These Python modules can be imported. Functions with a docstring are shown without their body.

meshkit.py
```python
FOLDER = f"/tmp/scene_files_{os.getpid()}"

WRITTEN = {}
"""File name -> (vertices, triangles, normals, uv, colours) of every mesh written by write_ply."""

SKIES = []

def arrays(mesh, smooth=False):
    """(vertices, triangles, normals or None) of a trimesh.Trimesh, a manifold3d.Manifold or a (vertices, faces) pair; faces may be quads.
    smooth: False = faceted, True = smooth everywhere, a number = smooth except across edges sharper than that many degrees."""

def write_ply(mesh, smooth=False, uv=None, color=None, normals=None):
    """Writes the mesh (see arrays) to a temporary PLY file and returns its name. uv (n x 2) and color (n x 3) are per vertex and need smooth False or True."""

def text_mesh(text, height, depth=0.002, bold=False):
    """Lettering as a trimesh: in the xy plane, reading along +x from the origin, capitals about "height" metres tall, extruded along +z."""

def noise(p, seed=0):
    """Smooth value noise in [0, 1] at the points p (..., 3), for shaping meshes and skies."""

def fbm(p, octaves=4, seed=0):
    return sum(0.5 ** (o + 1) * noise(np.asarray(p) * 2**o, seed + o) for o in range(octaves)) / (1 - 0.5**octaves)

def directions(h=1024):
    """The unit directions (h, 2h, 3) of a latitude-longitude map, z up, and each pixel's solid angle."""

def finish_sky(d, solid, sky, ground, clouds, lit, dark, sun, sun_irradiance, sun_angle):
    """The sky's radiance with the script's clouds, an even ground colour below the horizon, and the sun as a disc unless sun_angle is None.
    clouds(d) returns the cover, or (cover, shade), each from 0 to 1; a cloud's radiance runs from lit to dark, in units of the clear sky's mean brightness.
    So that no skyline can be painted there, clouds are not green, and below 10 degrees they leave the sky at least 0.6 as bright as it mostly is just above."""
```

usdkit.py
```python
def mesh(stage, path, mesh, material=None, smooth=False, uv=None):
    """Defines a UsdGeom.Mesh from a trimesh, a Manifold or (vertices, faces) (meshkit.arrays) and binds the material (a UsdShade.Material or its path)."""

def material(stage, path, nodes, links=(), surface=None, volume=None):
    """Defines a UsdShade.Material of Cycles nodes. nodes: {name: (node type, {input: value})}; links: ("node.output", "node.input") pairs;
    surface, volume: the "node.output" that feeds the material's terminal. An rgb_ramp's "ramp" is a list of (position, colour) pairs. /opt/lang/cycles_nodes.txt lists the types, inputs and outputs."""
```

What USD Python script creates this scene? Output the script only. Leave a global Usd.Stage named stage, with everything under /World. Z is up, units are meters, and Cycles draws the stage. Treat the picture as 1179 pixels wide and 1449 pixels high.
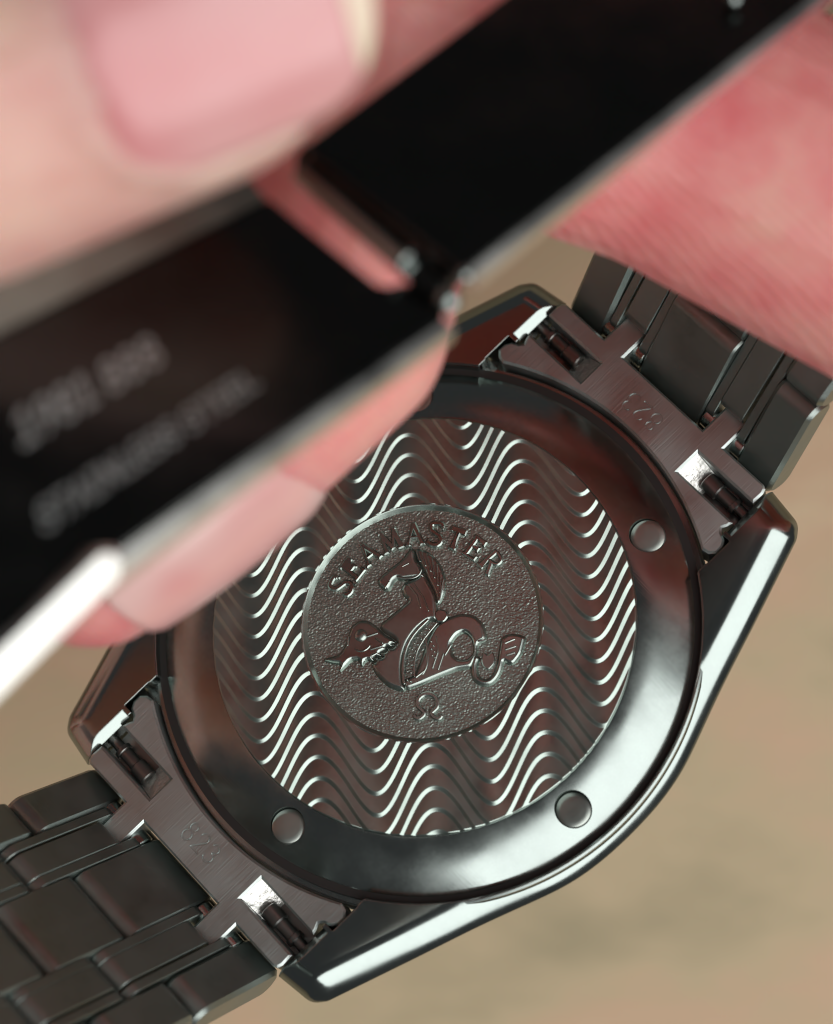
import math, random
import numpy as np, trimesh, manifold3d as m3d, usdkit, meshkit
from pxr import Usd, UsdGeom, UsdLux, UsdShade, Gf, Sdf
from shapely.geometry import Polygon, LineString, Point, MultiPolygon, LinearRing
from shapely.ops import unary_union
from shapely import affinity

stage = Usd.Stage.CreateInMemory()
UsdGeom.Xform.Define(stage, '/World'); UsdGeom.Scope.Define(stage, '/World/Looks')
MM = 0.001
random.seed(4); rng = np.random.default_rng(4)

# ---------------------------------------------------------------- camera (165 mm above the watch, looking straight down)
CAM_H = 165.0
cam = UsdGeom.Camera.Define(stage, '/World/camera')
cam.AddTranslateOp().Set(Gf.Vec3d(0, 0, CAM_H * MM))
FOC = 50.0
cam.CreateFocalLengthAttr(FOC); cam.CreateHorizontalApertureAttr(FOC * 58.95 / CAM_H)
cam.CreateVerticalApertureAttr(FOC * 58.95 / CAM_H * 1449 / 1179)
cam.CreateClippingRangeAttr(Gf.Vec2f(0.005, 20.0))
cam.CreateFocusDistanceAttr((CAM_H + 0.3) * MM)
cam.CreateFStopAttr(FOC / 3.6)          # lens opening of 3.6 mm
cam.CreateExposureAttr(0.0)

# ---------------------------------------------------------------- lamps
def rect_lamp(name, pos, target, size, strength, color):
    l = UsdLux.RectLight.Define(stage, '/World/' + name)
    pos, target = np.array(pos, float), np.array(target, float)
    z = pos - target; z /= np.linalg.norm(z)
    x = np.cross([0.0, 0, 1], z); x /= np.linalg.norm(x); y = np.cross(z, x)
    m = np.eye(4); m[0, :3], m[1, :3], m[2, :3], m[3, :3] = x, y, z, pos * MM
    l.AddTransformOp().Set(Gf.Matrix4d(*m.ravel().tolist()))
    l.CreateWidthAttr(size[0] * MM); l.CreateHeightAttr(size[1] * MM)
    l.CreateIntensityAttr(strength); l.CreateColorAttr(Gf.Vec3f(*color))
def polar(az, tilt, r):
    a, t = math.radians(az), math.radians(tilt)
    return (r * math.sin(t) * math.cos(a), r * math.sin(t) * math.sin(a), r * math.cos(t))
KEY = rect_lamp('window_light', polar(-38, 38, 420), (0, 0, 0), (540, 540), 2.85, (1.0, 1.0, 0.985))
dome = UsdLux.DomeLight.Define(stage, '/World/room_light')
dome.CreateIntensityAttr(1.0)
mat = usdkit.material(stage, '/World/Looks/room', {'b': ('background_shader', {'color': (0.96, 0.97, 1.0), 'strength': 0.066})}, surface='b.background')
UsdShade.MaterialBindingAPI.Apply(dome.GetPrim()).Bind(mat)

# ---------------------------------------------------------------- helpers
def at(px, py, z=0.0):
    """the point in mm at height z that the photograph shows at pixel (px, py)"""
    k = (CAM_H - z) / (20.0 * CAM_H)
    return np.array([(px - 589.5) * k, (724.5 - py) * k, z])
_used = {}
def numbered(path):
    n = _used.get(path, 0); _used[path] = n + 1
    return path if n == 0 else f'{path}_{n:03d}'
def tag(prim, label=None, cat=None, group=None, kind=None):
    for k, v in (('label', label), ('category', cat), ('group', group), ('kind', kind)):
        if v: prim.SetCustomDataByKey(k, v)
def thing(name, label, cat, origin=(0, 0, 0), group=None):
    x = UsdGeom.Xform.Define(stage, numbered('/World/' + name))
    x.AddTranslateOp().Set(Gf.Vec3d(*(np.array(origin, float) * MM).tolist()))
    tag(x.GetPrim(), label, cat, group)
    return x.GetPrim()
def arrays(m):
    if hasattr(m, 'to_mesh'):
        q = m.to_mesh(); return np.array(q.vert_properties[:, :3], float), np.array(q.tri_verts, int)
    if isinstance(m, tuple):
        v, f = np.asarray(m[0], float), np.asarray(m[1], int)
        if f.shape[1] == 4: f = np.vstack([f[:, [0, 1, 2]], f[:, [0, 2, 3]]])
        return v, f
    return np.array(m.vertices, float), np.array(m.faces, int)
def join(ms):
    vs, fs, n = [], [], 0
    for m in ms:
        v, f = arrays(m); vs.append(v); fs.append(f + n); n += len(v)
    return np.vstack(vs), np.vstack(fs)
def obj(name, mesh, mat, parent=None, smooth=30, rot=None, label=None, uv=None):
    """one Mesh prim; mesh in mm, in the parent's frame (turned by the 3 x 3 rot)"""
    base = str(parent.GetPath()) if parent is not None else '/World'
    v, f = arrays(mesh)
    g = usdkit.mesh(stage, numbered(base + '/' + name), (v * MM, f), '/World/Looks/' + mat, smooth=smooth)
    if rot is not None:
        m = np.eye(4); m[:3, :3] = np.asarray(rot).T
        g.AddTransformOp().Set(Gf.Matrix4d(*m.ravel().tolist()))
    tag(g.GetPrim(), label)
    return g.GetPrim()
def man(mesh):
    v, f = arrays(mesh)
    t = trimesh.Trimesh(v, f, process=False); t.merge_vertices(digits_vertex=6)
    return m3d.Manifold(m3d.Mesh(vert_properties=np.asarray(t.vertices, np.float32), tri_verts=np.asarray(t.faces, np.uint32)))
def mitre(ring, d):
    """ring (n,2) counter-clockwise moved inwards by d"""
    p = np.asarray(ring, float); a = p - np.roll(p, 1, 0); b = np.roll(p, -1, 0) - p
    a /= np.linalg.norm(a, axis=1)[:, None]; b /= np.linalg.norm(b, axis=1)[:, None]
    na, nb = np.stack([-a[:, 1], a[:, 0]], 1), np.stack([-b[:, 1], b[:, 0]], 1)
    n = na + nb; den = np.maximum(1 + (na * nb).sum(1), 0.35)
    return p + d * n / den[:, None]
def prism(poly, z0, z1, bevel=0.0, bevel2=None, lowbevel=0.0):
    """closed solid over a shapely polygon from z0 to z1 with a bevelled upper (and lower) edge"""
    if isinstance(poly, MultiPolygon): return join([prism(g, z0, z1, bevel, bevel2, lowbevel) for g in poly.geoms])
    b2 = bevel if bevel2 is None else bevel2
    poly = poly.simplify(1e-4)
    rings = [np.array(LinearRing(poly.exterior).coords)[:-1]] + [np.array(r.coords)[:-1] for r in poly.interiors]
    out = []
    for k, r in enumerate(rings):
        ccw = LinearRing(r).is_ccw
        if (k == 0) != ccw: r = r[::-1]
        out.append(r)
    levels = []
    if lowbevel: levels += [(z0, lowbevel), (z0 + lowbevel, 0.0)]
    else: levels += [(z0, 0.0)]
    levels += [(z1 - b2, 0.0), (z1, bevel)] if bevel else [(z1, 0.0)]
    V, F, n = [], [], 0
    stack = []
    for z, d in levels:
        starts = []
        for r in out:
            q = mitre(r, d) if d else r
            V.append(np.c_[q, np.full(len(q), z)]); starts.append(n); n += len(q)
        stack.append(starts)
    for i in range(len(levels) - 1):
        for k, r in enumerate(out):
            m = len(r); j = np.arange(m); jn = (j + 1) % m
            a, b = stack[i][k], stack[i + 1][k]
            F.append(np.c_[a + j, a + jn, b + jn]); F.append(np.c_[a + j, b + jn, b + j])
    for lev, flip in ((0, True), (len(levels) - 1, False)):
        first = stack[lev][0]; total = sum(len(r) for r in out)
        pts = np.vstack(V)[first:first + total]
        import mapbox_earcut as ec
        ends = np.cumsum([len(r) for r in out]).astype(np.uint32)
        # triangulate on the un-bevelled rings: the order of the vertices is the same
        tri = ec.triangulate_float64(np.ascontiguousarray(pts[:, :2]), ends).reshape(-1, 3).astype(int)
        q = pts[tri]; ar = np.cross(q[:, 1, :2] - q[:, 0, :2], q[:, 2, :2] - q[:, 0, :2])
        tri[ar < 0] = tri[ar < 0][:, ::-1]
        if flip: tri = tri[:, ::-1]
        F.append(tri + first)
    return np.vstack(V), np.vstack(F)
def revolve(profile, n=256):
    """closed profile [(r, z)] turned about z"""
    p = np.array(profile, float); a = np.linspace(0, 2 * np.pi, n, endpoint=False); m = len(p)
    v = np.stack([np.outer(np.cos(a), p[:, 0]), np.outer(np.sin(a), p[:, 0]), np.outer(np.ones(n), p[:, 1])], -1).reshape(-1, 3)
    i, j = np.meshgrid(np.arange(n), np.arange(m), indexing='ij'); i2, j2 = (i + 1) % n, (j + 1) % m
    q = np.stack([i * m + j, i2 * m + j, i2 * m + j2, i * m + j2], -1).reshape(-1, 4)
    t = trimesh.Trimesh(v, np.vstack([q[:, :3], q[:, [0, 2, 3]]]), process=False)
    t.merge_vertices(digits_vertex=7); t.update_faces(t.nondegenerate_faces())
    if t.volume < 0: t.invert()
    return t
def cyl(a, b, r, n=32, bevel=0.0):
    a, b = np.array(a, float), np.array(b, float); L = np.linalg.norm(b - a)
    prof = [(0, 0), (r - bevel, 0), (r, bevel), (r, L - bevel), (r - bevel, L), (0, L)] if bevel else [(0, 0), (r, 0), (r, L), (0, L)]
    t = revolve(prof, n); z = (b - a) / L
    x = np.cross([0.3, 0.9, 0.2], z); x /= np.linalg.norm(x)
    M = np.eye(4); M[:3, 0], M[:3, 1], M[:3, 2], M[:3, 3] = x, np.cross(z, x), z, a
    t.apply_transform(M); return t
def smoothstep(x): x = np.clip(x, 0, 1); return x * x * (3 - 2 * x)

# ---------------------------------------------------------------- materials
def look(name, nodes, links, surface='p.BSDF'): usdkit.material(stage, '/World/Looks/' + name, nodes, links, surface=surface)
def steel(name, color, rough, scratch=(1, 1, 1), bump=0.0, bscale=1.0, bevel=0.0, var=0.08, spots=0.0):
    nodes = {'tc': ('texture_coordinate', {}), 'mp': ('mapping', {'scale': scratch}),
             'n': ('noise_texture', {'scale': 1000.0 * bscale, 'detail': 3.0}),
             'n2': ('noise_texture', {'scale': 260.0, 'detail': 4.0}),
             'rr': ('map_range', {'from_min': 0.3, 'from_max': 0.7, 'to_min': max(rough - var, 0.03), 'to_max': rough + var}),
             'p': ('principled_bsdf', {'base_color': color, 'metallic': 1.0, 'roughness': rough})}
    links = [('tc.object', 'mp.vector'), ('mp.vector', 'n.vector'), ('tc.object', 'n2.vector'), ('n2.fac', 'rr.value'), ('rr.result', 'p.roughness')]
    prev = None
    if bevel:
        nodes['bv'] = ('bevel', {'radius': bevel * MM, 'samples': 4}); prev = 'bv.bevel'
    if bump:
        nodes['b'] = ('bump', {'strength': 1.0, 'distance': bump * MM}); links.append(('n.fac', 'b.height'))
        if prev: links.append((prev, 'b.normal'))
        prev = 'b.normal'
    if prev: links.append((prev, 'p.normal'))
    look(name, nodes, links)
ST = (0.303, 0.342, 0.326)
steel('polished_steel', ST, 0.19, bevel=0.10, var=0.05)
steel('case_steel', ST, 0.15, bevel=0.15, var=0.04)
steel('wave_steel', (0.345, 0.405, 0.368), 0.35, bump=0.004, bscale=2.0)
steel('emblem_steel', (0.34, 0.39, 0.36), 0.30)
steel('ring_steel', ST, 0.21, scratch=(0.35, 9.0, 1.0), bump=0.0035, bscale=1.4, var=0.08)
steel('grained_steel', (0.35, 0.405, 0.365), 0.44)
steel('brushed_link', (0.47, 0.515, 0.50), 0.42, scratch=(9.0, 0.3, 9.0), bump=0.022, bscale=1.0)
steel('link_steel', (0.265, 0.30, 0.282), 0.40, scratch=(9.0, 0.3, 9.0), bump=0.014, bscale=1.0)
steel('rough_steel', (0.72, 0.71, 0.68), 0.42, bump=0.12, bscale=2.0)
steel('dark_steel', (0.22, 0.22, 0.21), 0.33)
steel('pin_steel', (0.36, 0.39, 0.36), 0.36, bump=0.004, bscale=3.0)
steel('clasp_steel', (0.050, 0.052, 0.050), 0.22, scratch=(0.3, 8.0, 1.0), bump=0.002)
steel('satin_steel', (0.26, 0.245, 0.21), 0.42)
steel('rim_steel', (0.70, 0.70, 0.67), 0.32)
steel('etched_steel', (0.40, 0.44, 0.44), 0.55)
look('gasket', {'p': ('principled_bsdf', {'base_color': (0.012, 0.011, 0.010), 'roughness': 0.5})}, [])
def skin(name, base, red, pale, ridges=0.0, ridge_rot=0.0):
    look(name, {
        'tc': ('texture_coordinate', {}), 'n': ('noise_texture', {'scale': 120.0, 'detail': 4.0, 'roughness': 0.6}), 'n2': ('noise_texture', {'scale': 420.0, 'detail': 4.0}),
        'r': ('rgb_ramp', {'ramp': [(0.30, red), (0.52, base), (0.72, pale)]}),
        'mp': ('mapping', {'rotation': (0.0, 0.0, ridge_rot)}), 'w': ('wave_texture', {'wave_type': 'bands', 'bands_direction': 'y', 'scale': 600.0, 'distortion': 4.0, 'detail': 2.0, 'detail_scale': 0.6}),
        'm': ('math', {'math_type': 'multiply_add', 'value2': 0.5}), 'b': ('bump', {'strength': 1.0, 'distance': max(ridges, 0.02) * MM}),
        'p': ('principled_bsdf', {'roughness': 0.42, 'specular_ior_level': 0.45, 'subsurface_weight': 0.5, 'subsurface_scale': 0.0014, 'subsurface_radius': (1.0, 0.35, 0.2)})},
        [('tc.object', 'n.vector'), ('tc.object', 'n2.vector'), ('n.fac', 'r.fac'), ('r.color', 'p.base_color'), ('tc.object', 'mp.vector'), ('mp.vector', 'w.vector'),
         ('w.fac', 'm.value1'), ('n2.fac', 'm.value3'), ('m.value', 'b.height'), ('b.normal', 'p.normal')])
skin('thumb_skin', (0.70, 0.41, 0.345), (0.64, 0.30, 0.26), (0.74, 0.50, 0.39))
skin('finger_skin', (0.76, 0.285, 0.265), (0.70, 0.165, 0.175), (0.76, 0.40, 0.33), ridges=0.085, ridge_rot=0.75)
def nail(name, color, rough=0.27):
    c = np.array(color)
    look(name, {'tc': ('texture_coordinate', {}), 'n': ('noise_texture', {'scale': 95.0, 'detail': 2.0}), 'r': ('rgb_ramp', {'ramp': [(0.34, c * (0.95, 0.72, 0.74)), (0.52, c), (0.68, c * (1.05, 1.22, 1.2))]}),
                'p': ('principled_bsdf', {'roughness': rough, 'specular_ior_level': 0.6, 'coat_weight': 0.35, 'coat_roughness': 0.2})}, [('tc.object', 'n.vector'), ('n.fac', 'r.fac'), ('r.color', 'p.base_color')])
nail('nail_pink', (0.64, 0.29, 0.29)); nail('nail_tip', (0.74, 0.60, 0.44), 0.45); nail('nail_pale', (0.70, 0.43, 0.40)); nail('nail_tip_pink', (0.74, 0.47, 0.42), 0.45)
look('table_wood', {
    'tc': ('texture_coordinate', {}), 'mp': ('mapping', {'rotation': (0, 0, 0.6), 'scale': (1.0, 2.2, 1.0)}),
    'n': ('noise_texture', {'scale': 34.0, 'detail': 4.0, 'roughness': 0.55}), 'n2': ('noise_texture', {'scale': 9.0, 'detail': 2.0}),
    'r': ('rgb_ramp', {'ramp': [(0.32, (0.37, 0.31, 0.19)), (0.45, (0.50, 0.40, 0.25)), (0.53, (0.56, 0.39, 0.255)), (0.66, (0.61, 0.51, 0.33))]}),
    'mx': ('math', {'math_type': 'multiply_add', 'value2': 0.6}), 'sc': ('math', {'math_type': 'multiply', 'value2': 0.4}),
    'p': ('principled_bsdf', {'roughness': 0.6, 'specular_ior_level': 0.3})},
    [('tc.object', 'mp.vector'), ('mp.vector', 'n.vector'), ('tc.object', 'n2.vector'), ('n.fac', 'mx.value1'), ('n2.fac', 'sc.value1'), ('sc.value', 'mx.value3'), ('mx.value', 'r.fac'), ('r.color', 'p.base_color')])

# ---------------------------------------------------------------- the table top far below, out of focus
TABLE = -75.0
tb = obj('tabletop', (np.array([(-450, -450, 0), (450, -450, 0), (450, 450, 0), (-450, 450, 0)], float) + (0, 0, TABLE), np.array([[0, 1, 2, 3]])), 'table_wood', smooth=False)
tag(tb, 'plain tan brown tabletop, blurred below the watch', kind='structure')

# ---------------------------------------------------------------- the watch: frame x across (to the lower right), y along the bracelet (to the upper right), z out of the case back
TH, TV, TU = 0.79390946, 0.32421204, -0.08015763
_eu = np.array([math.cos(TH), math.sin(TH), 0]); _ev = np.array([math.sin(TH), -math.cos(TH), 0])
EV = math.cos(TV) * _ev + math.sin(TV) * np.array([0, 0, 1.0]); _n = np.cross(EV, _eu)
EU = math.cos(TU) * _eu + math.sin(TU) * _n; EN = np.cross(EV, EU)
W = np.stack([EV, EU, EN], 1); ORG = np.array([0.33910365, -7.74889837, 0.0])
def onplane(px, py, h=0.0):
    """watch-frame (x, y) of a photo pixel on the plane z = h of the watch: used to draw the flat relief"""
    c = np.array([0, 0, CAM_H]); d = at(px, py, 0) - c
    t = ((ORG + EN * h - c) @ EN) / (d @ EN); p = c + d * t - ORG
    return np.array([p @ EV, p @ EU])
watch = thing('wristwatch', 'steel wristwatch lying face down with its engraved case back up', 'wristwatch', ORG)
def wpart(name, mesh, mat, parent=None, smooth=30, label=None):
    # top parts are turned into the watch frame; sub-parts inherit it
    return obj(name, mesh, mat, parent or watch, smooth, W if parent is None else None, label)

# --- case body with four lugs
half = [(20.75, 0), (20.6, 3.0), (20.12, 5.6), (19.25, 8.2), (18.0, 11.6), (16.35, 16.6), (14.2, 23.0), (13.5, 23.9), (10.4, 24.35)]
from scipy.interpolate import PchipInterpolator, CubicSpline
hf = np.array(half); cs = CubicSpline(hf[:6, 1], hf[:6, 0], bc_type=((1, 0.0), (1, -0.33))); yy = np.linspace(0, 16.6, 60)
quad = np.vstack([np.c_[cs(yy), yy], hf[6:]])
outline = np.vstack([quad, (quad * (-1, 1))[::-1], (quad * (-1, -1))[1:], (quad * (1, -1))[::-1][:-1]])
outp = Polygon(outline).buffer(0)
outp = outp.buffer(-1.2, join_style=1).buffer(1.2, join_style=1, quad_segs=12).buffer(0.5, quad_segs=12).buffer(-0.5)
def star(poly, ang):
    r = []
    for a in ang:
        hit = LineString([(0, 0), (60 * math.cos(a), 60 * math.sin(a))]).intersection(poly)
        r.append(hit.length)
    return np.array(r)
ang = np.linspace(0, 2 * np.pi, 960, endpoint=False)
levels = [(-9.0, 4.4), (-8.2, 2.9), (-7.0, 1.8), (-5.5, 1.15), (-3.4, 0.32), (-2.7, 0.06), (-2.45, 0.0), (-2.32, 0.06), (-2.0, 0.24), (-1.66, 0.52), (-1.36, 0.86), (-1.12, 1.20), (-0.95, 1.54), (-0.86, 1.9), (-0.838, 2.2), (-0.838, 2.7)]
V = []
for z, d in levels:
    r = star(outp.buffer(-d, join_style=2) if d else outp, ang)
    V.append(np.c_[r * np.cos(ang), r * np.sin(ang), np.full(len(ang), z)])
nA = len(ang); F = []
for i in range(len(levels) - 1):
    j = np.arange(nA); jn = (j + 1) % nA
    F += [np.c_[i * nA + j, i * nA + jn, (i + 1) * nA + jn], np.c_[i * nA + j, (i + 1) * nA + jn, (i + 1) * nA + j]]
V = np.vstack(V + [np.array([[0, 0, levels[0][0]], [0, 0, levels[-1][0]]])]); c0 = len(V) - 2; j = np.arange(nA); jn = (j + 1) % nA
F += [np.c_[jn, j, np.full(nA, c0)], np.c_[(len(levels) - 1) * nA + j, (len(levels) - 1) * nA + jn, np.full(nA, c0 + 1)]]
case = man((V, np.vstack(F)))
bore = man(revolve([(0, -2.6), (19.75, -2.6), (19.75, 5), (0, 5)], 360))
case -= bore
for s in (-1, 1):
    turn = lambda g: affinity.scale(g, -1, -1, origin=(0, 0)) if s < 0 else g
    notch = Polygon([(-10.52, 40), (-10.52, 17.2), (10.52, 17.2), (10.52, 40)])
    case -= man(prism(turn(notch.difference(Point(0, 0).buffer(20.42, quad_segs=64))), -30, 8))
    ear = Polygon([(-11.22, 19.32), (-11.22, 17.0), (11.22, 17.0), (11.22, 19.32)]).buffer(0.05)
    case -= man(prism(turn(unary_union([ear, notch.intersection(Point(0, 0).buffer(24))]).difference(Point(0, 0).buffer(20.25, quad_segs=64))), -4.0, 8))
gap = unary_union([Polygon([(-11.2, s * 12), (11.2, s * 12), (11.2, s * 30), (-11.2, s * 30)]) for s in (-1, 1)]).intersection(Point(0, 0).buffer(20.5, quad_segs=64))
case -= man(prism(gap, -2.7, 8))
for s in (-1, 1):
    for q in (-1, 1):      # polished chamfer on the inner edge of each lug
        v, f = prism(Polygon([(10.4, -1.62), (11.2, -0.75), (11.2, 0.2), (10.4, 0.2)]), 19.7, 24.6); t = trimesh.Trimesh(np.stack([q * v[:, 0], s * v[:, 2], v[:, 1]], 1), f, process=False)
        if t.volume < 0: t.invert()
        case -= man(t)
# rounded lip round the case back opening
case_p = wpart('case', case, 'case_steel', smooth=24, label='polished case body with four angular lugs')
lip = revolve([(19.62, -2.4), (19.62, -1.25), (19.70, -1.02), (19.86, -0.90), (20.04, -0.96), (20.14, -1.15), (20.14, -2.4)], 360)
lip = man(lip) - man(prism(gap, -2.35, 8))
obj('case_lip', lip, 'polished_steel', case_p)
obj('gasket', revolve([(18.6, -2.58), (19.745, -2.58), (19.745, -1.75), (18.6, -1.75)], 180), 'gasket', case_p)

# --- screwed case back: conical polished ring with five key holes
rs = np.linspace(15.2, 19.05, 18); tt = (rs - 15.2) / 3.85
prof = [(15.0, -2.5), (15.0, -0.20)] + [(r, -0.20 - 0.62 * t - 0.85 * t ** 1.9) for r, t in zip(rs, tt)] + [(19.22, -1.80), (19.36, -1.95), (19.40, -2.1), (19.40, -2.5)]
ring = man(revolve(prof, 480))
PIN = [math.radians(66.4 - 72 * k) for k in range(5)]
for a in PIN:
    ring -= man(cyl((17.08 * math.cos(a), 17.08 * math.sin(a), -1.25), (17.08 * math.cos(a), 17.08 * math.sin(a), 2), 1.28, 48))
back = wpart('case_back', ring, 'ring_steel', smooth=26, label='polished screwed case back ring with round key holes')
for a in PIN:
    c, s = 17.08 * math.cos(a), 17.08 * math.sin(a)
    t = revolve([(0, -1.6), (1.27, -1.6), (1.27, -1.16), (1.20, -1.04), (1.05, -0.965), (0.8, -0.925), (0.4, -0.91), (0, -0.908)], 48); t.apply_translation((c, s, 0))
    obj('key_hole_floor', t, 'pin_steel', back)

# --- wave plate
EA = math.radians(51.0); EX, EY = np.array([math.cos(EA), math.sin(EA)]), np.array([-math.sin(EA), math.cos(EA)])
PER, AMP, PITCH, HGT = 8.08, 2.28, 1.525, 0.165
def wave_height(xy):
    xe, ye = xy @ EX, xy @ EY
    k = 2 * np.pi / PER
    y = ye - AMP * np.cos(k * xe); sl = AMP * k * np.sin(k * xe)
    f = ((y + 0.62) / PITCH) % 1.0
    w = np.clip(0.28 * np.sqrt(1 + sl ** 2) / PITCH, 0.05, 0.62)
    up = f < w
    q = np.clip(f / w, 0, 1); h = np.where(up, 0.25 * smoothstep(q) + 0.75 * q, 1 - ((f - w) / (1 - w)) ** 1.15)
    return HGT * (h - 0.6)
nr, nt = 150, 1700
rr = np.linspace(8.70, 15.12, nr); ta = np.linspace(0, 2 * np.pi, nt, endpoint=False)
R2, T2 = np.meshgrid(rr, ta, indexing='ij'); X = R2 * np.cos(T2); Y = R2 * np.sin(T2)
H = wave_height(np.stack([X, Y], -1))
rows = [np.stack([X, Y, H], -1)]
def ring_row(r, z): return np.stack([r * np.cos(ta), r * np.sin(ta), np.broadcast_to(z, ta.shape)], -1)[None]
edge_in, edge_out = H[0], H[-1]
top = np.concatenate([ring_row(8.22, -0.46), ring_row(8.26, -0.43), ring_row(8.34, -0.36), ring_row(8.56, -0.06), ring_row(8.62, -0.02), ring_row(8.68, -0.02), rows[0], ring_row(15.2, edge_out - 0.05), ring_row(15.29, -0.34), ring_row(15.30, -0.6)], 0)
m = top.shape[0]; i, j = np.meshgrid(np.arange(m - 1), np.arange(nt), indexing='ij'); j2 = (j + 1) % nt
quads = np.stack([i * nt + j, (i + 1) * nt + j, (i + 1) * nt + j2, i * nt + j2], -1).reshape(-1, 4)
plate = obj('wave_plate', (top.reshape(-1, 3), quads), 'wave_steel', back, smooth=38, label='disc engraved all over with wavy ridges')
# --- medallion in the middle
g = np.arange(-8.42, 8.421, 0.038); GX, GY = np.meshgrid(g, g, indexing='ij')
P3 = np.stack([GX, GY, 0 * GX], -1)
GZ = -0.415 + 0.040 * meshkit.noise(P3 * 10.5, 3) + 0.020 * meshkit.noise(P3 * 15.0 + 3.3, 5)
ng = len(g); idx = np.arange(ng * ng).reshape(ng, ng); q4 = np.stack([idx[:-1, :-1], idx[1:, :-1], idx[1:, 1:], idx[:-1, 1:]], -1).reshape(-1, 4)
vg = np.stack([GX, GY, GZ], -1).reshape(-1, 3); q4 = q4[(np.hypot(*vg[q4].mean(1)[:, :2].T) < 8.38)]
ids, inv = np.unique(q4, return_inverse=True)
obj('medallion', (vg[ids], inv.reshape(-1, 4)), 'grained_steel', back, smooth=True, label='round grained medallion with raised emblem and lettering')
def emb(pts): return [tuple(onplane(420 + a / 3.275, 700 + b / 3.275, -0.2)) for a, b in pts]
def epoly(pts, cut=2, grow=0.06):
    q = np.array(emb(pts))
    for _ in range(cut):                                                   # round the corners
        b = np.roll(q, -1, 0); q = np.stack([0.8 * q + 0.2 * b, 0.2 * q + 0.8 * b], 1).reshape(-1, 2)
    return Polygon(q).buffer(0).buffer(grow, quad_segs=4)
def eline(pts, w):
    q = np.array(emb(pts))
    if len(q) > 3:   # smooth the stroke
        from scipy.interpolate import splprep, splev
        tck, u = splprep(q.T, s=0, k=3); q = np.stack(splev(np.linspace(0, 1, 5 * len(q)), tck), -1)
    return LineString(q).buffer(w / 2 / 65.5, quad_segs=4)      # width in the zoomed pixels of the tracing
FL = -0.37
def relief(poly, h, b=0.09, base=FL): return prism(poly.simplify(0.012), base, base + h, min(b, h * 0.9))
def dome(poly, H, rad, base=FL, step=0.042):
    """the polygon raised as a pillow: rounded edge of width rad, height H"""
    import shapely
    x0, y0, x1, y1 = poly.buffer(0.12).bounds
    gx, gy = np.meshgrid(np.arange(x0, x1, step), np.arange(y0, y1, step), indexing='ij')
    p = shapely.points(gx.ravel(), gy.ravel()); d = shapely.distance(p, poly.boundary).reshape(gx.shape)
    ins = shapely.contains_xy(poly, gx, gy); d = np.where(ins, d, -d)
    t = np.clip(d / rad, 0, 1); z = base + np.where(d > 0, 0.06 * smoothstep(d / 0.06) + (H - 0.06) * np.sin(t * np.pi / 2), np.clip(d, -0.06, 0) * 1.5)
    n = gx.shape; idx = np.arange(n[0] * n[1]).reshape(n)
    q = np.stack([idx[:-1, :-1], idx[1:, :-1], idx[1:, 1:], idx[:-1, 1:]], -1).reshape(-1, 4)
    q = q[(d.ravel()[q] > -0.07).all(1)]; ids, inv = np.unique(q, return_inverse=True)
    return np.stack([gx, gy, z], -1).reshape(-1, 3)[ids], inv.reshape(-1, 4)
body = epoly([(585, 352), (600, 385), (640, 455), (648, 500), (655, 585), (615, 580), (560, 625), (520, 680), (498, 740), (490, 800), (492, 860), (505, 908), (470, 905), (420, 885), (375, 840), (345, 790), (355, 755), (415, 700), (420, 660), (380, 610), (440, 560), (500, 510), (522, 490), (500, 470), (484, 440), (500, 410), (560, 385)])
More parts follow.
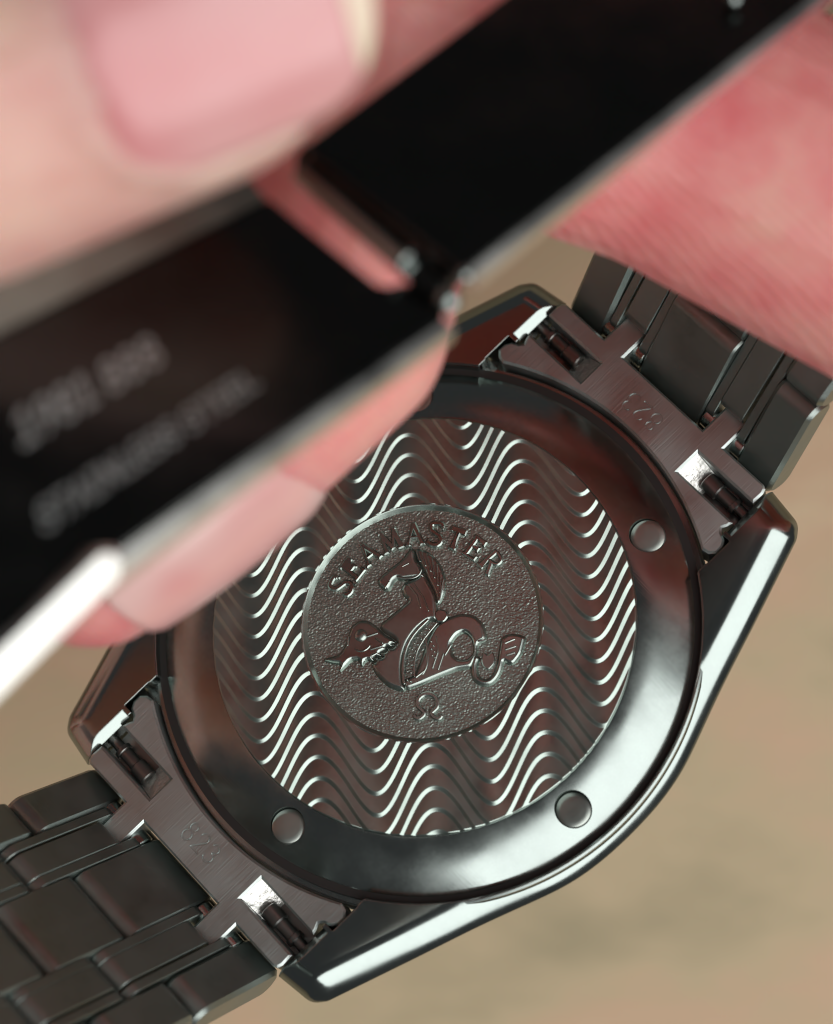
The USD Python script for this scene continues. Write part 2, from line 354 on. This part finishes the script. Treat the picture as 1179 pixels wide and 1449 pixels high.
head = epoly([(530, 245), (548, 262), (552, 300), (575, 335), (582, 352), (600, 390), (560, 386), (520, 392), (485, 396), (470, 386), (452, 396), (438, 425), (425, 443), (405, 440), (382, 420), (375, 402), (392, 378), (440, 340), (490, 300), (515, 268)])
haunch = epoly([(640, 610), (660, 595), (700, 572), (760, 552), (820, 560), (865, 600), (880, 670), (838, 690), (832, 760), (812, 800), (770, 806), (735, 812), (640, 850), (560, 885), (505, 905), (492, 860), (545, 840), (580, 760), (605, 680)])
hole = epoly([(722, 742), (715, 690), (745, 648), (780, 636), (812, 670), (820, 730), (792, 762), (750, 765)], 3, -0.02)
tail = eline([(832, 760), (822, 815), (845, 862), (888, 868), (926, 832), (944, 780), (952, 730), (962, 690)], 36)
fan = epoly([(940, 720), (948, 670), (970, 650), (1005, 645), (1062, 658), (1052, 700), (1040, 742), (1005, 786), (975, 782), (950, 760)])
fin = epoly([(858, 770), (866, 730), (884, 752), (908, 728), (918, 775), (890, 808), (868, 798)])
mane = epoly([(548, 250), (592, 258), (632, 285), (667, 330), (685, 385), (688, 440), (668, 490), (650, 510), (645, 460), (612, 395), (592, 350), (562, 300)])
foot = epoly([(118, 765), (165, 752), (200, 740), (225, 700), (240, 650), (255, 610), (290, 583), (330, 586), (368, 610), (400, 645), (440, 668), (462, 690), (432, 692), (450, 702), (408, 706), (416, 718), (382, 735), (398, 748), (355, 752), (360, 775), (322, 765), (300, 797), (290, 765), (250, 768), (226, 795), (195, 822), (206, 785), (160, 780)], 1, 0.05)
knot = epoly([(640, 560), (655, 535), (690, 540), (702, 565), (682, 592), (652, 588)])
obj('horse_body', join([dome(body.difference(foot.buffer(0.04)), 0.36, 0.34), dome(head, 0.42, 0.32)]), 'emblem_steel', back)
def lines(ls, h, base): return join([relief(eline(p, w), h, 0.05, base) for p, w in ls])
T1 = FL + 0.36
obj('horse_mane', join([dome(mane, 0.26, 0.3)] + [relief(eline(p, 9), 0.12, 0.05, FL + 0.25) for p in
    ([(556, 262), (572, 310)], [(578, 265), (598, 330)], [(602, 275), (622, 355)], [(628, 300), (640, 385)], [(650, 325), (655, 420)], [(668, 365), (665, 455)], [(680, 395), (662, 490)])]), 'emblem_steel', back)
obj('horse_haunch', dome(haunch.difference(hole), 0.33, 0.3), 'emblem_steel', back)
obj('horse_tail', join([dome(unary_union([tail, fan]), 0.33, 0.28), relief(fin, 0.2, 0.07)] + [relief(eline(p, 9), 0.12, 0.05, FL + 0.31) for p in ([(968, 690), (1010, 672)], [(970, 720), (1015, 705)], [(975, 745), (1010, 735)])]), 'emblem_steel', back)
obj('horse_fin', join([dome(foot, 0.36, 0.3)] + [relief(eline(p, 9), 0.13, 0.05, FL + 0.33) for p in
    ([(330, 660), (375, 645)], [(372, 672), (400, 690)], [(345, 720), (392, 706)], [(240, 660), (238, 700)], [(275, 720), (300, 728), (325, 720), (340, 705)], [(350, 750), (372, 738)])]
    + [trimesh.Trimesh(*(lambda s: (s.vertices * (0.46, 0.46, 0.26) + (*onplane(420 + 297 / 3.275, 700 + 652 / 3.275, 0), FL + 0.33), s.faces))(trimesh.creation.icosphere(3)))]), 'emblem_steel', back)
belt = [relief(eline([(608, 585), (560, 632), (520, 690), (500, 750), (494, 810), (500, 878)], 12), 0.12, 0.05, T1 - 0.03),
        relief(eline([(650, 600), (600, 660), (566, 715), (549, 770), (548, 845)], 9), 0.12, 0.04, T1 - 0.03),
        relief(eline([(600, 668), (608, 730), (604, 795), (586, 832)], 9), 0.12, 0.04, T1 - 0.05),
        relief(eline([(648, 660), (655, 700), (650, 745), (640, 760)], 7), 0.12, 0.04, T1 - 0.05)]
for p in ([(655, 735), (632, 805)], [(682, 740), (658, 812)], [(716, 702), (690, 745)], [(556, 848), (590, 822)], [(470, 384), (520, 392), (562, 380), (580, 352)], [(430, 408), (412, 436)], [(520, 420), (560, 470), (575, 525)], [(545, 415), (590, 480), (612, 540)], [(492, 336), (520, 322)], [(845, 682), (878, 676)]):
    belt.append(relief(eline(p, 8), 0.11, 0.04, T1 - 0.02))
for k in range(9):                                                        # beads on the two bands
    u = k / 8.0
    for (ax, ay), (bx, by), (cx, cy) in (((606, 622), (520, 700), (520, 862)),):
        q = (1 - u) ** 2 * np.array([ax, ay]) + 2 * u * (1 - u) * np.array([bx, by]) + u * u * np.array([cx, cy])
        for o in (-7, 8):
            s = trimesh.creation.icosphere(1, 0.085); s.apply_translation((*onplane(420 + (q[0] + o) / 3.275, 700 + (q[1] + 0.4 * o) / 3.275, 0), T1 + 0.06)); belt.append(s)
for q in ((622, 680), (634, 700), (624, 715), (638, 728), (628, 745), (640, 755)):
    s = trimesh.creation.icosphere(1, 0.075); s.apply_translation((*onplane(420 + q[0] / 3.275, 700 + q[1] / 3.275, 0), T1 + 0.03)); belt.append(s)
obj('horse_harness', join(belt + [relief(knot, 0.36, 0.1)]), 'emblem_steel', back)
obj('omega_sign', relief(eline([(546, 1026), (582, 1026), (590, 1012), (566, 985), (560, 955), (580, 930), (608, 922), (636, 932), (652, 960), (646, 988), (624, 1012), (632, 1027), (668, 1027)], 21), 0.27, 0.08), 'emblem_steel', back)
# raised lettering on an arc
def strokes(*ls, w=0.20): return unary_union([LineString(l).buffer(w / 2, cap_style=2, join_style=1, quad_segs=4) if len(l) < 4 else LineString(l).buffer(w / 2, cap_style=2, quad_segs=5) for l in ls])
_S = [(0.42, 0.50), (0.36, 0.68), (0.0, 0.74), (-0.36, 0.64), (-0.40, 0.36), (-0.2, 0.14), (0.2, -0.06), (0.42, -0.3), (0.36, -0.6), (0.02, -0.74), (-0.34, -0.66), (-0.44, -0.46)]
def curve(p, n=40):
    from scipy.interpolate import splprep, splev
    tck, u = splprep(np.array(p).T, s=0, k=3); return [tuple(q) for q in np.stack(splev(np.linspace(0, 1, n), tck), -1)]
sf = lambda x, y, w=0.34: [(x - w / 2, y), (x + w / 2, y)]
GL = {'S': strokes(curve(_S), w=0.26).union(strokes([(0.44, 0.36), (0.44, 0.74)], [(-0.44, -0.36), (-0.44, -0.74)], w=0.12)),
      'E': strokes([(-0.3, -0.74), (-0.3, 0.74)], w=0.28).union(strokes([(-0.52, 0.68), (0.44, 0.68)], [(-0.52, -0.68), (0.46, -0.68)], [(-0.3, 0.02), (0.26, 0.02)], w=0.15)).union(strokes([(0.42, 0.74), (0.42, 0.42)], [(0.44, -0.74), (0.44, -0.40)], [(0.25, 0.18), (0.25, -0.14)], w=0.12)),
      'A': strokes([(-0.5, -0.74), (0.0, 0.74)], w=0.17).union(strokes([(0.0, 0.74), (0.5, -0.74)], w=0.28)).union(strokes([(-0.32, -0.2), (0.32, -0.2)], sf(-0.5, -0.68), sf(0.5, -0.68), w=0.13)),
      'M': strokes([(-0.52, -0.74), (-0.46, 0.74)], w=0.16).union(strokes([(-0.46, 0.74), (0.0, -0.6)], [(0.54, -0.74), (0.48, 0.74)], w=0.27)).union(strokes([(0.48, 0.74), (0.0, -0.6)], w=0.15)).union(strokes(sf(-0.54, -0.68), sf(0.54, -0.68, 0.42), sf(-0.52, 0.69, 0.3), sf(0.52, 0.69, 0.3), w=0.12)),
      'T': strokes([(0, -0.74), (0, 0.74)], w=0.28).union(strokes([(-0.5, 0.68), (0.5, 0.68)], sf(0, -0.68, 0.5), w=0.14)).union(strokes([(-0.48, 0.74), (-0.48, 0.4)], [(0.48, 0.74), (0.48, 0.4)], w=0.13)),
      'R': strokes([(-0.32, -0.74), (-0.32, 0.74)], w=0.28).union(strokes(curve([(-0.34, 0.68), (0.1, 0.68), (0.4, 0.52), (0.4, 0.2), (0.12, 0.02), (-0.3, 0.02)], 24), w=0.17)).union(strokes([(0.02, 0.02), (0.48, -0.74)], w=0.26)).union(strokes(sf(-0.32, -0.68, 0.52), sf(0.5, -0.68, 0.26), w=0.12))}
word = 'SEAMASTER'; adv = {'S': 0.98, 'E': 1.05, 'A': 1.16, 'M': 1.32, 'T': 1.1, 'R': 1.12}
tot = sum(adv[c] for c in word); LR_ = 6.52; span = math.radians(127); pos = 0
for c in word:
    a = math.radians(92 + 0) + span / 2 - span * (pos + adv[c] / 2) / tot; pos += adv[c]
    g = affinity.scale(GL[c].buffer(0.045), 1.04, 1.10, origin=(0, 0))
    g = affinity.rotate(g, math.degrees(a) - 90, origin=(0, 0)); g = affinity.translate(g, LR_ * math.cos(a), LR_ * math.sin(a))
    g = affinity.rotate(g, math.degrees(EA), origin=(0, 0))
    obj('letter', prism(g.simplify(0.008), FL, FL + 0.31, 0.095, 0.10), 'emblem_steel', back)

# --- end links between the lugs
arc = [(20.38 * math.sin(a), 20.38 * math.cos(a)) for a in np.linspace(math.radians(-30.0), math.radians(30.0), 49)]
right = [(10.75, 17.75), (11.15, 18.15), (11.15, 18.75), (10.85, 19.25), (10.35, 19.45), (10.12, 19.75), (10.30, 20.1), (10.40, 20.55), (4.95, 20.55), (4.95, 22.55), (10.40, 22.55), (10.44, 23.5), (10.30, 23.9), (10.0, 24.05),
         (6.1, 24.05), (6.1, 26.3), (5.95, 26.5), (4.15, 26.5), (4.0, 26.3), (4.0, 24.0)]
left = [(-a, b) for a, b in right[::-1]]
link_poly = Polygon(arc + right + left).buffer(0)
def digit(pts): return LineString(pts)
def circ(cx, cy, rx, ry, a0=0, a1=360, n=20): return [(cx + rx * math.cos(math.radians(t)), cy + ry * math.sin(math.radians(t))) for t in np.linspace(a0, a1, n)]
D8 = [circ(0, 0.38, 0.30, 0.30), circ(0, -0.36, 0.38, 0.38)]
D2 = [circ(0, 0.36, 0.36, 0.36, 170, -40, 14) + [(-0.38, -0.72), (0.42, -0.72)]]
D3 = [circ(-0.02, 0.38, 0.34, 0.33, 150, -80, 14), circ(-0.02, -0.34, 0.40, 0.38, 85, -150, 14)]
num = unary_union([LineString([(x + ox, y) for x, y in l]).buffer(0.075, quad_segs=3) for D, ox in ((D8, -1.15), (D2, 0.0), (D3, 1.15)) for l in D])
for s in (-1, 1):
    sc = 1 if s > 0 else -1
    poly = affinity.scale(link_poly, sc, sc, origin=(0, 0))
    el = man(prism(poly, -3.9, -1.12, 0.17))
    n_ = affinity.translate(affinity.scale(num, 0.98, 0.98, origin=(0, 0)), 0.05, -21.95)   # the two links are one pattern, turned half round
    if s > 0: n_ = affinity.scale(n_, -1, -1, origin=(0, 0))
    el -= man(prism(n_, -1.24, 0.0))
    pr = wpart('end_link', el, 'brushed_link', smooth=25, label='brushed end link stamped 823 between the lugs')
    floor = Polygon([(-10.4, s * 20.3), (10.4, s * 20.3), (10.4, s * 22.8), (-10.4, s * 22.8)])
    obj('slot_floor', prism(floor.difference(Polygon([(-4.8, -30), (4.8, -30), (4.8, 30), (-4.8, 30)])), -4.0, -3.3), 'dark_steel', pr)
    for q in (-1, 1):
        # the rough end wall of each slot
        w = Polygon([(4.94, -1.30), (4.94, -3.4), (6.9, -3.4), (6.75, -2.9)])
        v, f = prism(w, -0.97, 0.97); t = trimesh.Trimesh(np.stack([q * v[:, 0], s * 21.55 + v[:, 2], v[:, 1]], 1), f, process=False)
        if t.volume < 0: t.invert()
        obj('slot_ramp', t, 'rough_steel', pr)
        obj('spring_bar', join([cyl((q * 6.5, s * 21.75, -2.55), (q * 7.9, s * 21.75, -2.55), 0.70, 24, 0.1), cyl((q * 7.8, s * 21.75, -2.55), (q * 9.3, s * 21.75, -2.55), 0.52, 24, 0.05), cyl((q * 9.2, s * 21.75, -2.55), (q * 9.6, s * 21.75, -2.55), 0.66, 24, 0.05), cyl((q * 9.5, s * 21.75, -2.55), (q * 10.7, s * 21.75, -2.55), 0.42, 24)]), 'dark_steel', pr)
    obj('link_pin', cyl((-9.9, s * 25.3, -3.75), (9.9, s * 25.3, -3.75), 1.0, 32, 0.12), 'dark_steel', pr)
    for x0 in (-6.1, 4.0):                                                 # hinge tube in each tooth
        obj('hinge_tube', cyl((x0 - 0.95, s * 25.4, -2.5), (x0 + 3.05, s * 25.4, -2.5), 0.95, 32, 0.12), 'polished_steel', pr)

# --- bracelet: rows of outer, centre and middle links that climb towards the camera
def track(angles, pitch=8.13, d0=24.5, n0=-2.2):
    pts = [(d0, n0)]
    for a in angles: pts.append((pts[-1][0] + pitch * math.cos(a), pts[-1][1] + pitch * math.sin(a)))
    def pos(s):
        k = min(max(int(s // pitch), 0), len(angles) - 1); t = s - k * pitch
        return np.array([pts[k][0] + t * math.cos(angles[k]), pts[k][1] + t * math.sin(angles[k])])
    return pos
def link_shape(L, T, width, r, bev):
    # side profile along the bracelet (rounded ends) pushed out sideways
    base = Polygon([(0, -T), (L, -T), (L, 0), (0, 0)])
    base = base.buffer(-r, join_style=2).buffer(r, quad_segs=6)
    v, f = prism(base, -width / 2, width / 2, bev, lowbevel=bev)
    return v, f
def place_link(pos, s0, s1, xc, width, sgn, T=2.7, r=1.15, bev=0.16, drop=0.0):
    a, b = pos(s0), pos(s1); L = np.linalg.norm(b - a); e = (b - a) / L; nn = np.array([-e[1], e[0]])
    v, f = link_shape(L, T, width, r, bev)
    d = a[0] + v[:, 0] * e[0] + (v[:, 1] - drop) * nn[0]; n = a[1] + v[:, 0] * e[1] + (v[:, 1] - drop) * nn[1]
    out = np.stack([xc + v[:, 2] * -sgn, sgn * d, n], 1)
    t = trimesh.Trimesh(out, f, process=False)
    if t.volume < 0: t.invert()
    return t
dg = math.radians
for sgn, angs in ((-1, [dg(56), dg(57), dg(58), dg(60), dg(62)]), (1, [dg(57), dg(40), dg(26), dg(16)])):
    pos = track(angs); P = 8.13
    for k in range(len(angs)):
        s0, s1 = k * P + (-1.35 if k == 0 else 0.06), (k + 1) * P - 0.06
        for xc, w, nm in ((-8.55, 3.4, 'outer_link'), (0.0, 5.95, 'centre_link'), (8.55, 3.4, 'outer_link')):
            wpart(nm, place_link(pos, s0, s1, xc, w, sgn, bev=0.30 if nm == 'outer_link' else 0.16), 'link_steel', smooth=32)
        m0, m1 = k * P + (2.1 if k == 0 else 3.98), (k + 1) * P + 3.92
        if k < len(angs) - 1:
            for q in (-1, 1):
                wpart('middle_link', place_link(pos, m0, m1, q * 4.83, 2.10, sgn, bev=0.06, drop=0.0), 'link_steel', smooth=32)
                b0 = m0 if k else 0.4
                wpart('link_strip', place_link(pos, b0, m1, q * 3.38, 0.76, sgn, bev=0.06, drop=0.03), 'link_steel', smooth=32)
                wpart('link_strip', place_link(pos, b0, m1, q * 6.43, 0.70, sgn, bev=0.06, drop=0.03), 'link_steel', smooth=32)

# ---------------------------------------------------------------- the open folding clasp, held up near the lens (part of the watch)
def unit(v): return np.asarray(v, float) / np.linalg.norm(v)
clasp = UsdGeom.Xform.Define(stage, str(watch.GetPath()) + '/folding_clasp').GetPrim()
clasp.SetCustomDataByKey('label', 'open folding clasp with dark mirror blades and etched lettering')
def cpart(name, mesh, mat, smooth=30):
    v, f = arrays(mesh); return obj(name, (v - ORG, f), mat, clasp, smooth)
def quad_map(A, B, C, D):
    """(u, v, w): u along A>B, v along A>D, w mm along the normal"""
    A, B, C, D = map(np.asarray, (A, B, C, D)); n = unit(np.cross(B - A, D - A)); n = n if n[2] > 0 else -n
    def f(p):
        p = np.asarray(p, float); u, v, w = p[:, :1], p[:, 1:2], p[:, 2:]
        return A * (1 - u) * (1 - v) + B * u * (1 - v) + C * u * v + D * (1 - u) * v + n * w
    return f
def warp(mesh, fn, scale):
    mesh = trimesh.remesh.subdivide_to_size(*arrays(mesh), 1.8) if np.ptp(arrays(mesh)[0][:, 1]) > 12 else mesh
    v, f = arrays(mesh); q = fn(v / np.array(scale)); t = trimesh.Trimesh(q, f, process=False)
    if t.volume < 0: t.invert()
    return t
# blade A: u across (lower right edge > upper left edge), v from the hinge to the upper right
A0, A1, A2, A3 = at(657, 388, 46.5), at(428, 208, 42.5), at(880, -128, 31), at(1185, -34, 36)
fa = quad_map(A0, A1, A2, A3); LA = 26.0
pa = Polygon([(0, 0.2), (0.25, 0), (9.75, 0), (10, 0.2), (10, LA), (0, LA)])
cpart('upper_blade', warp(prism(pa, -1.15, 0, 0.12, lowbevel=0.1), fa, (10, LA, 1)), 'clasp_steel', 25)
# blade B: u across (lower right edge > upper left edge), v from the hinge to the lower left
B0, B1, B2, B3 = at(640, 446, 46), at(400, 270, 42), at(-150, 545, 56), at(-110, 985, 61)
fb = quad_map(B0, B1, B2, B3); LB = 28.0
pb = Polygon([(0, 0.6), (0.4, 0.0), (2.7, 0.0), (3.0, 0.8), (3.4, 1.08), (10.0, 1.08), (10.0, LB), (0, LB)])
bl = prism(pb, -1.15, 0, 0.15, 0.15, lowbevel=0.1)
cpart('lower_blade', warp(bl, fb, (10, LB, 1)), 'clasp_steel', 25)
def rim(L, w, n0=0.3):
    m = prism(Polygon([(0.0, -0.05), (-w, -0.50 * w - 0.05), (-w, -1.2), (0.0, -1.2)]), n0, L, 0.1, lowbevel=0.05)
    v, f = m; return np.stack([v[:, 0] - 0.01, v[:, 2], v[:, 1]], 1), f
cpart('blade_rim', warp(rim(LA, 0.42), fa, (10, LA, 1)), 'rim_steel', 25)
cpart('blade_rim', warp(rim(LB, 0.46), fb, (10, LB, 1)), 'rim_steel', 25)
# its broad bevelled upper left side
sd = prism(Polygon([(0, 0), (2.3, 1.05), (2.5, 0.4), (0, -0.9)]), 1.3, LB, 0.05, lowbevel=0.05)
v, f = sd; v = np.stack([10.02 + v[:, 0], v[:, 2], v[:, 1]], 1)
cpart('blade_bevel', warp((v, f), fb, (10, LB, 1)), 'satin_steel', 25)
# etched lettering on blade B: two rows, read from the lower left to the upper right
for txt, u0, v0, h in (('1981 888', 5.6, 21.6, 1.35), ('STAINLESS STEEL', 2.4, 21.5, 1.0)):
    t = meshkit.text_mesh(txt, h, 0.03, bold=True)
    vv = np.array(t.vertices); q = np.stack([u0 + vv[:, 1] * 10 / 10.5, v0 - vv[:, 0], 0.015 + vv[:, 2]], 1)
    cpart('etched_lettering', warp((q, np.array(t.faces)), fb, (10, LB, 1)), 'etched_steel', False)
# hinge barrel with its pin ends
hz = 45.0
ha, hb = at(425, 243, hz - 3.5), at(588, 386, hz); hc = at(628, 417, hz + 0.4)
cpart('hinge_barrel', cyl(ha, hb, 0.62, 32, 0.1), 'polished_steel')
cpart('hinge_barrel', cyl(hb + (hc - hb) * 0.05, hc, 0.85, 32, 0.12), 'clasp_steel')
cpart('hinge_knuckle', cyl(at(432, 218, hz - 4), at(652, 392, hz - 0.2), 0.85, 32, 0.12), 'clasp_steel')
cpart('hinge_ring', cyl(at(570, 365, hz + .3), at(579, 373, hz + .4), 0.78, 32, 0.12), 'polished_steel')
ball = lambda c, r: trimesh.Trimesh(trimesh.creation.icosphere(3, r).vertices + c, trimesh.creation.icosphere(3).faces)
cpart('hinge_pin', ball(at(634, 425, hz + 0.9), 0.72), 'polished_steel')
cpart('hinge_pin', ball(at(658, 389, hz + 1.0), 0.46), 'polished_steel')
cpart('hinge_pin', ball(at(1038, -2, 37.2), 0.5), 'polished_steel')
# the cover leaf: its thick polished edge shows as a bright bar at the lower left
pc = Polygon([(0, 0.4), (0.3, 0), (6, 0), (6, 16), (0, 16)])
pc = Polygon([(0, 0.6), (0.5, 0), (1.2, 0), (1.7, 0.6), (1.7, 16), (0, 16)])
C0, C1, C2, C3 = at(186, 806, 57), at(154, 766, 57.5), at(-190, 1096, 62.5), at(-150, 1140, 62)
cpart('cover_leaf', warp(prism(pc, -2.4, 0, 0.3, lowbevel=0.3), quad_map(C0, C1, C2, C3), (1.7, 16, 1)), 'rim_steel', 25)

# ---------------------------------------------------------------- hands
def ball_hull(a, ra, b, rb):
    def s(c, r):
        t = trimesh.creation.icosphere(2, r); return np.asarray(t.vertices) + c
    return m3d.Manifold.hull_points(np.vstack([s(np.asarray(a), ra), s(np.asarray(b), rb)]).astype(np.float32))
def flesh(chains, edge=1.1, it=26):
    body = m3d.Manifold()
    for ch in chains:
        for (a, ra), (b, rb) in zip(ch, ch[1:]): body += ball_hull(a, ra, b, rb)
    body = body.refine_to_length(edge)
    v, f = arrays(body); t = trimesh.Trimesh(v, f)
    trimesh.smoothing.filter_taubin(t, lamb=0.5, nu=0.52, iterations=it)
    return t
def nail_mesh(c, ax, up, r, length, half_deg, lift=0.35, tip=0.0, a0=0.0, a1=1.0, thick=0.32, droop=0.0):
    """a curved nail: from c along ax, bent round the finger's axis; a0..a1 keeps a slice of its length"""
    ax = unit(ax); up = unit(np.asarray(up) - ax * (np.asarray(up) @ ax)); side = np.cross(ax, up)
    na, nb = 26, 30; v = []
    for layer in (0, 1):
        for i in range(na + 1):
            a = a0 + (a1 - a0) * i / na
            w, low = 1.0, 0.0
            if a > 0.72: w = math.sqrt(max(1 - ((a - 0.72) / 0.285) ** 2, 0.0)) * 0.85 + 0.15
            if a < 0.32: w = 0.45 + 0.55 * math.sqrt(max(1 - ((0.32 - a) / 0.32) ** 2, 0))
            low = 0.35 * (1 - smoothstep(a / 0.15))
            for j in range(nb + 1):
                ph = math.radians(half_deg) * w * (2 * j / nb - 1)
                rad = (r + lift - low - thick * layer - droop * a * a)
                v.append(c + ax * (a * length) + (side * math.sin(ph) + up * math.cos(ph)) * rad)
    v = np.array(v); n1 = (na + 1) * (nb + 1); f = []
    for i in range(na):
        for j in range(nb):
            p = i * (nb + 1) + j; q = [p, p + 1, p + nb + 2, p + nb + 1]
            f += [[q[0], q[1], q[2]], [q[0], q[2], q[3]]]; f += [[n1 + q[0], n1 + q[2], n1 + q[1]], [n1 + q[0], n1 + q[3], n1 + q[2]]]
    loop = [i * (nb + 1) for i in range(na + 1)] + [na * (nb + 1) + j for j in range(1, nb + 1)] + [i * (nb + 1) + nb for i in range(na - 1, -1, -1)] + [j for j in range(nb - 1, 0, -1)]
    for p, q in zip(loop, loop[1:] + loop[:1]): f += [[p, q, n1 + q], [p, n1 + q, n1 + p]]
    t = trimesh.Trimesh(v, np.array(f), process=False); t.fix_normals()
    return t

# left hand: the thumb comes in from the left, nail up, pressing on the clasp; palm and curled fingers beyond the frame
TZ = 54.0
t0, t1, t2 = at(240, 18, TZ), at(-80, 124, TZ + 0.5), at(-380, 222, TZ + 1)
base = t2 + np.array([-30, -10, -6.0]); wrist = base + np.array([-45, -6, -16.0]); arm = wrist + np.array([-70, -25, -12])
left_chain = [[(t0, 8.6), (t1, 9.6), (t2, 9.2), (base, 12.0), (wrist, 17.0), (arm, 23)], [(t0 + (0.3, 0.2, -1.5), 7.6), (t1 + (0, 0, -2.5), 9.2)]]
for k, (dx, dy, L) in enumerate(((0, 26, 1.0), (-4, 22, 1.08), (-9, 14, 1.0), (-14, 4, 0.8))):    # index to little finger, curled under the palm
    kn = wrist + np.array([30 - 6 * k, 30 - 15 * k, -16.0 - 2 * k])
    p1 = kn + np.array([26, 10 - 7 * k, -14]) * L; p2 = p1 + np.array([2, -10, -20]) * L; p3 = p2 + np.array([-15, -8, -6]) * L
    left_chain += [[(wrist, 17), (kn, 11), (p1, 9.0), (p2, 8.0), (p3, 7.2)]]
def fold(c, ax, up, r, length, half_deg, w=1.15):
    ax = unit(ax); up = unit(np.asarray(up) - ax * (np.asarray(up) @ ax)); side = np.cross(ax, up); pts = []
    for a, h in ((0.62, -1.16), (0.3, -1.1), (0.08, -0.85), (-0.02, -0.5), (-0.05, 0), (-0.02, 0.5), (0.08, 0.85), (0.3, 1.1), (0.62, 1.16)):
        ph = math.radians(half_deg) * h
        pts.append((c + ax * a * length + (side * math.sin(ph) + up * math.cos(ph)) * (r - (0.75 if a < 0.5 else 1.3)), w if a < 0.5 else 0.6 * w))
    return pts
_ax = unit(t0 - t1); _up = unit(np.array([0.05, -0.10, 1.0]))
left_chain.append(fold(t0 - _ax * 5.4, _ax, _up, 8.9, 14.3, 58))
hand_a = thing('hand', 'left hand reaching in at the upper left, thumb pressing on the open clasp', 'hand', t0)
obj('skin', (lambda t: (np.asarray(t.vertices) - t0, np.asarray(t.faces)))(flesh(left_chain)), 'thumb_skin', hand_a, True)
ax = unit(t0 - t1); up = unit(np.array([0.05, -0.10, 1.0]))
nc = t0 - ax * 5.4 - t0
nl = obj('thumb_nail', nail_mesh(nc, ax, up, 8.9, 14.3, 58, 0.25, a1=0.9, droop=1.3), 'nail_pink', hand_a, True)
obj('nail_edge', nail_mesh(nc, ax, up, 8.9, 14.3, 58, 0.27, a0=0.895, a1=1.0, droop=1.3), 'nail_tip', nl, True)

# right hand: the index finger comes in from the right, bends behind the clasp and points to the lower left
f_mcp, f_pip = at(1330, 345, 20), at(535, 30, 22)
f_dip, f_tip = at(448, 448, 25), at(128, 770, 24)
palm = at(1680, 330, 14)
right_chain = [[(palm, 17), (f_mcp, 10.5), (at(960, 172, 20), 9.4), (f_pip, 9.0), (f_dip, 8.2), (at(300, 603, 25), 7.6), (f_tip, 6.3)]]
for k in range(3):                                                        # the other fingers, curled beyond the frame
    kn = f_mcp + np.array([8 + 3 * k, 16 * (k + 1), -2.0 * k]); p1 = kn + np.array([-14 + 6 * k, 20, -12.0]); p2 = p1 + np.array([10, 12, -14.0]); p3 = p2 + np.array([14, -4, -5.0])
    right_chain += [[(palm + np.array([0, 9.0 * k, 0]), 16), (kn, 10.5), (p1, 8.8), (p2, 8.0), (p3, 7.0)]]
th = palm + np.array([-6, 30, 10.0])
right_chain += [[(palm, 17), (th, 12), (th + np.array([-22, 24, 4.0]), 10), (th + np.array([-44, 30, 2.0]), 8.2)], [(palm, 17), (palm + np.array([45, 30, -6]), 22), (palm + np.array([110, 80, -10]), 26)]]
_ax2 = unit(f_tip - f_dip); _up2 = unit(np.array([0.667, -0.745, 0]) * 0.80 + np.array([0, 0, 0.60]))
right_chain.append(fold(f_dip + _ax2 * 6.8, _ax2, _up2, 7.5, 13.4, 46, 0.7))
hand_b = thing('hand', 'right hand behind the clasp, bent index finger with pale nail over the case back', 'hand', f_dip)
obj('skin', (lambda t: (np.asarray(t.vertices) - f_dip, np.asarray(t.faces)))(flesh(right_chain)), 'finger_skin', hand_b, True)
ax2 = unit(f_tip - f_dip); lrd = np.array([0.667, -0.745, 0]); up2 = unit(lrd * 0.80 + np.array([0, 0, 0.60]))
n0 = f_dip + ax2 * 6.8
obj('finger_nail', nail_mesh(n0 - f_dip, ax2, up2, 7.85, 13.4, 60, 0.45, droop=1.5), 'nail_pale', hand_b, True)
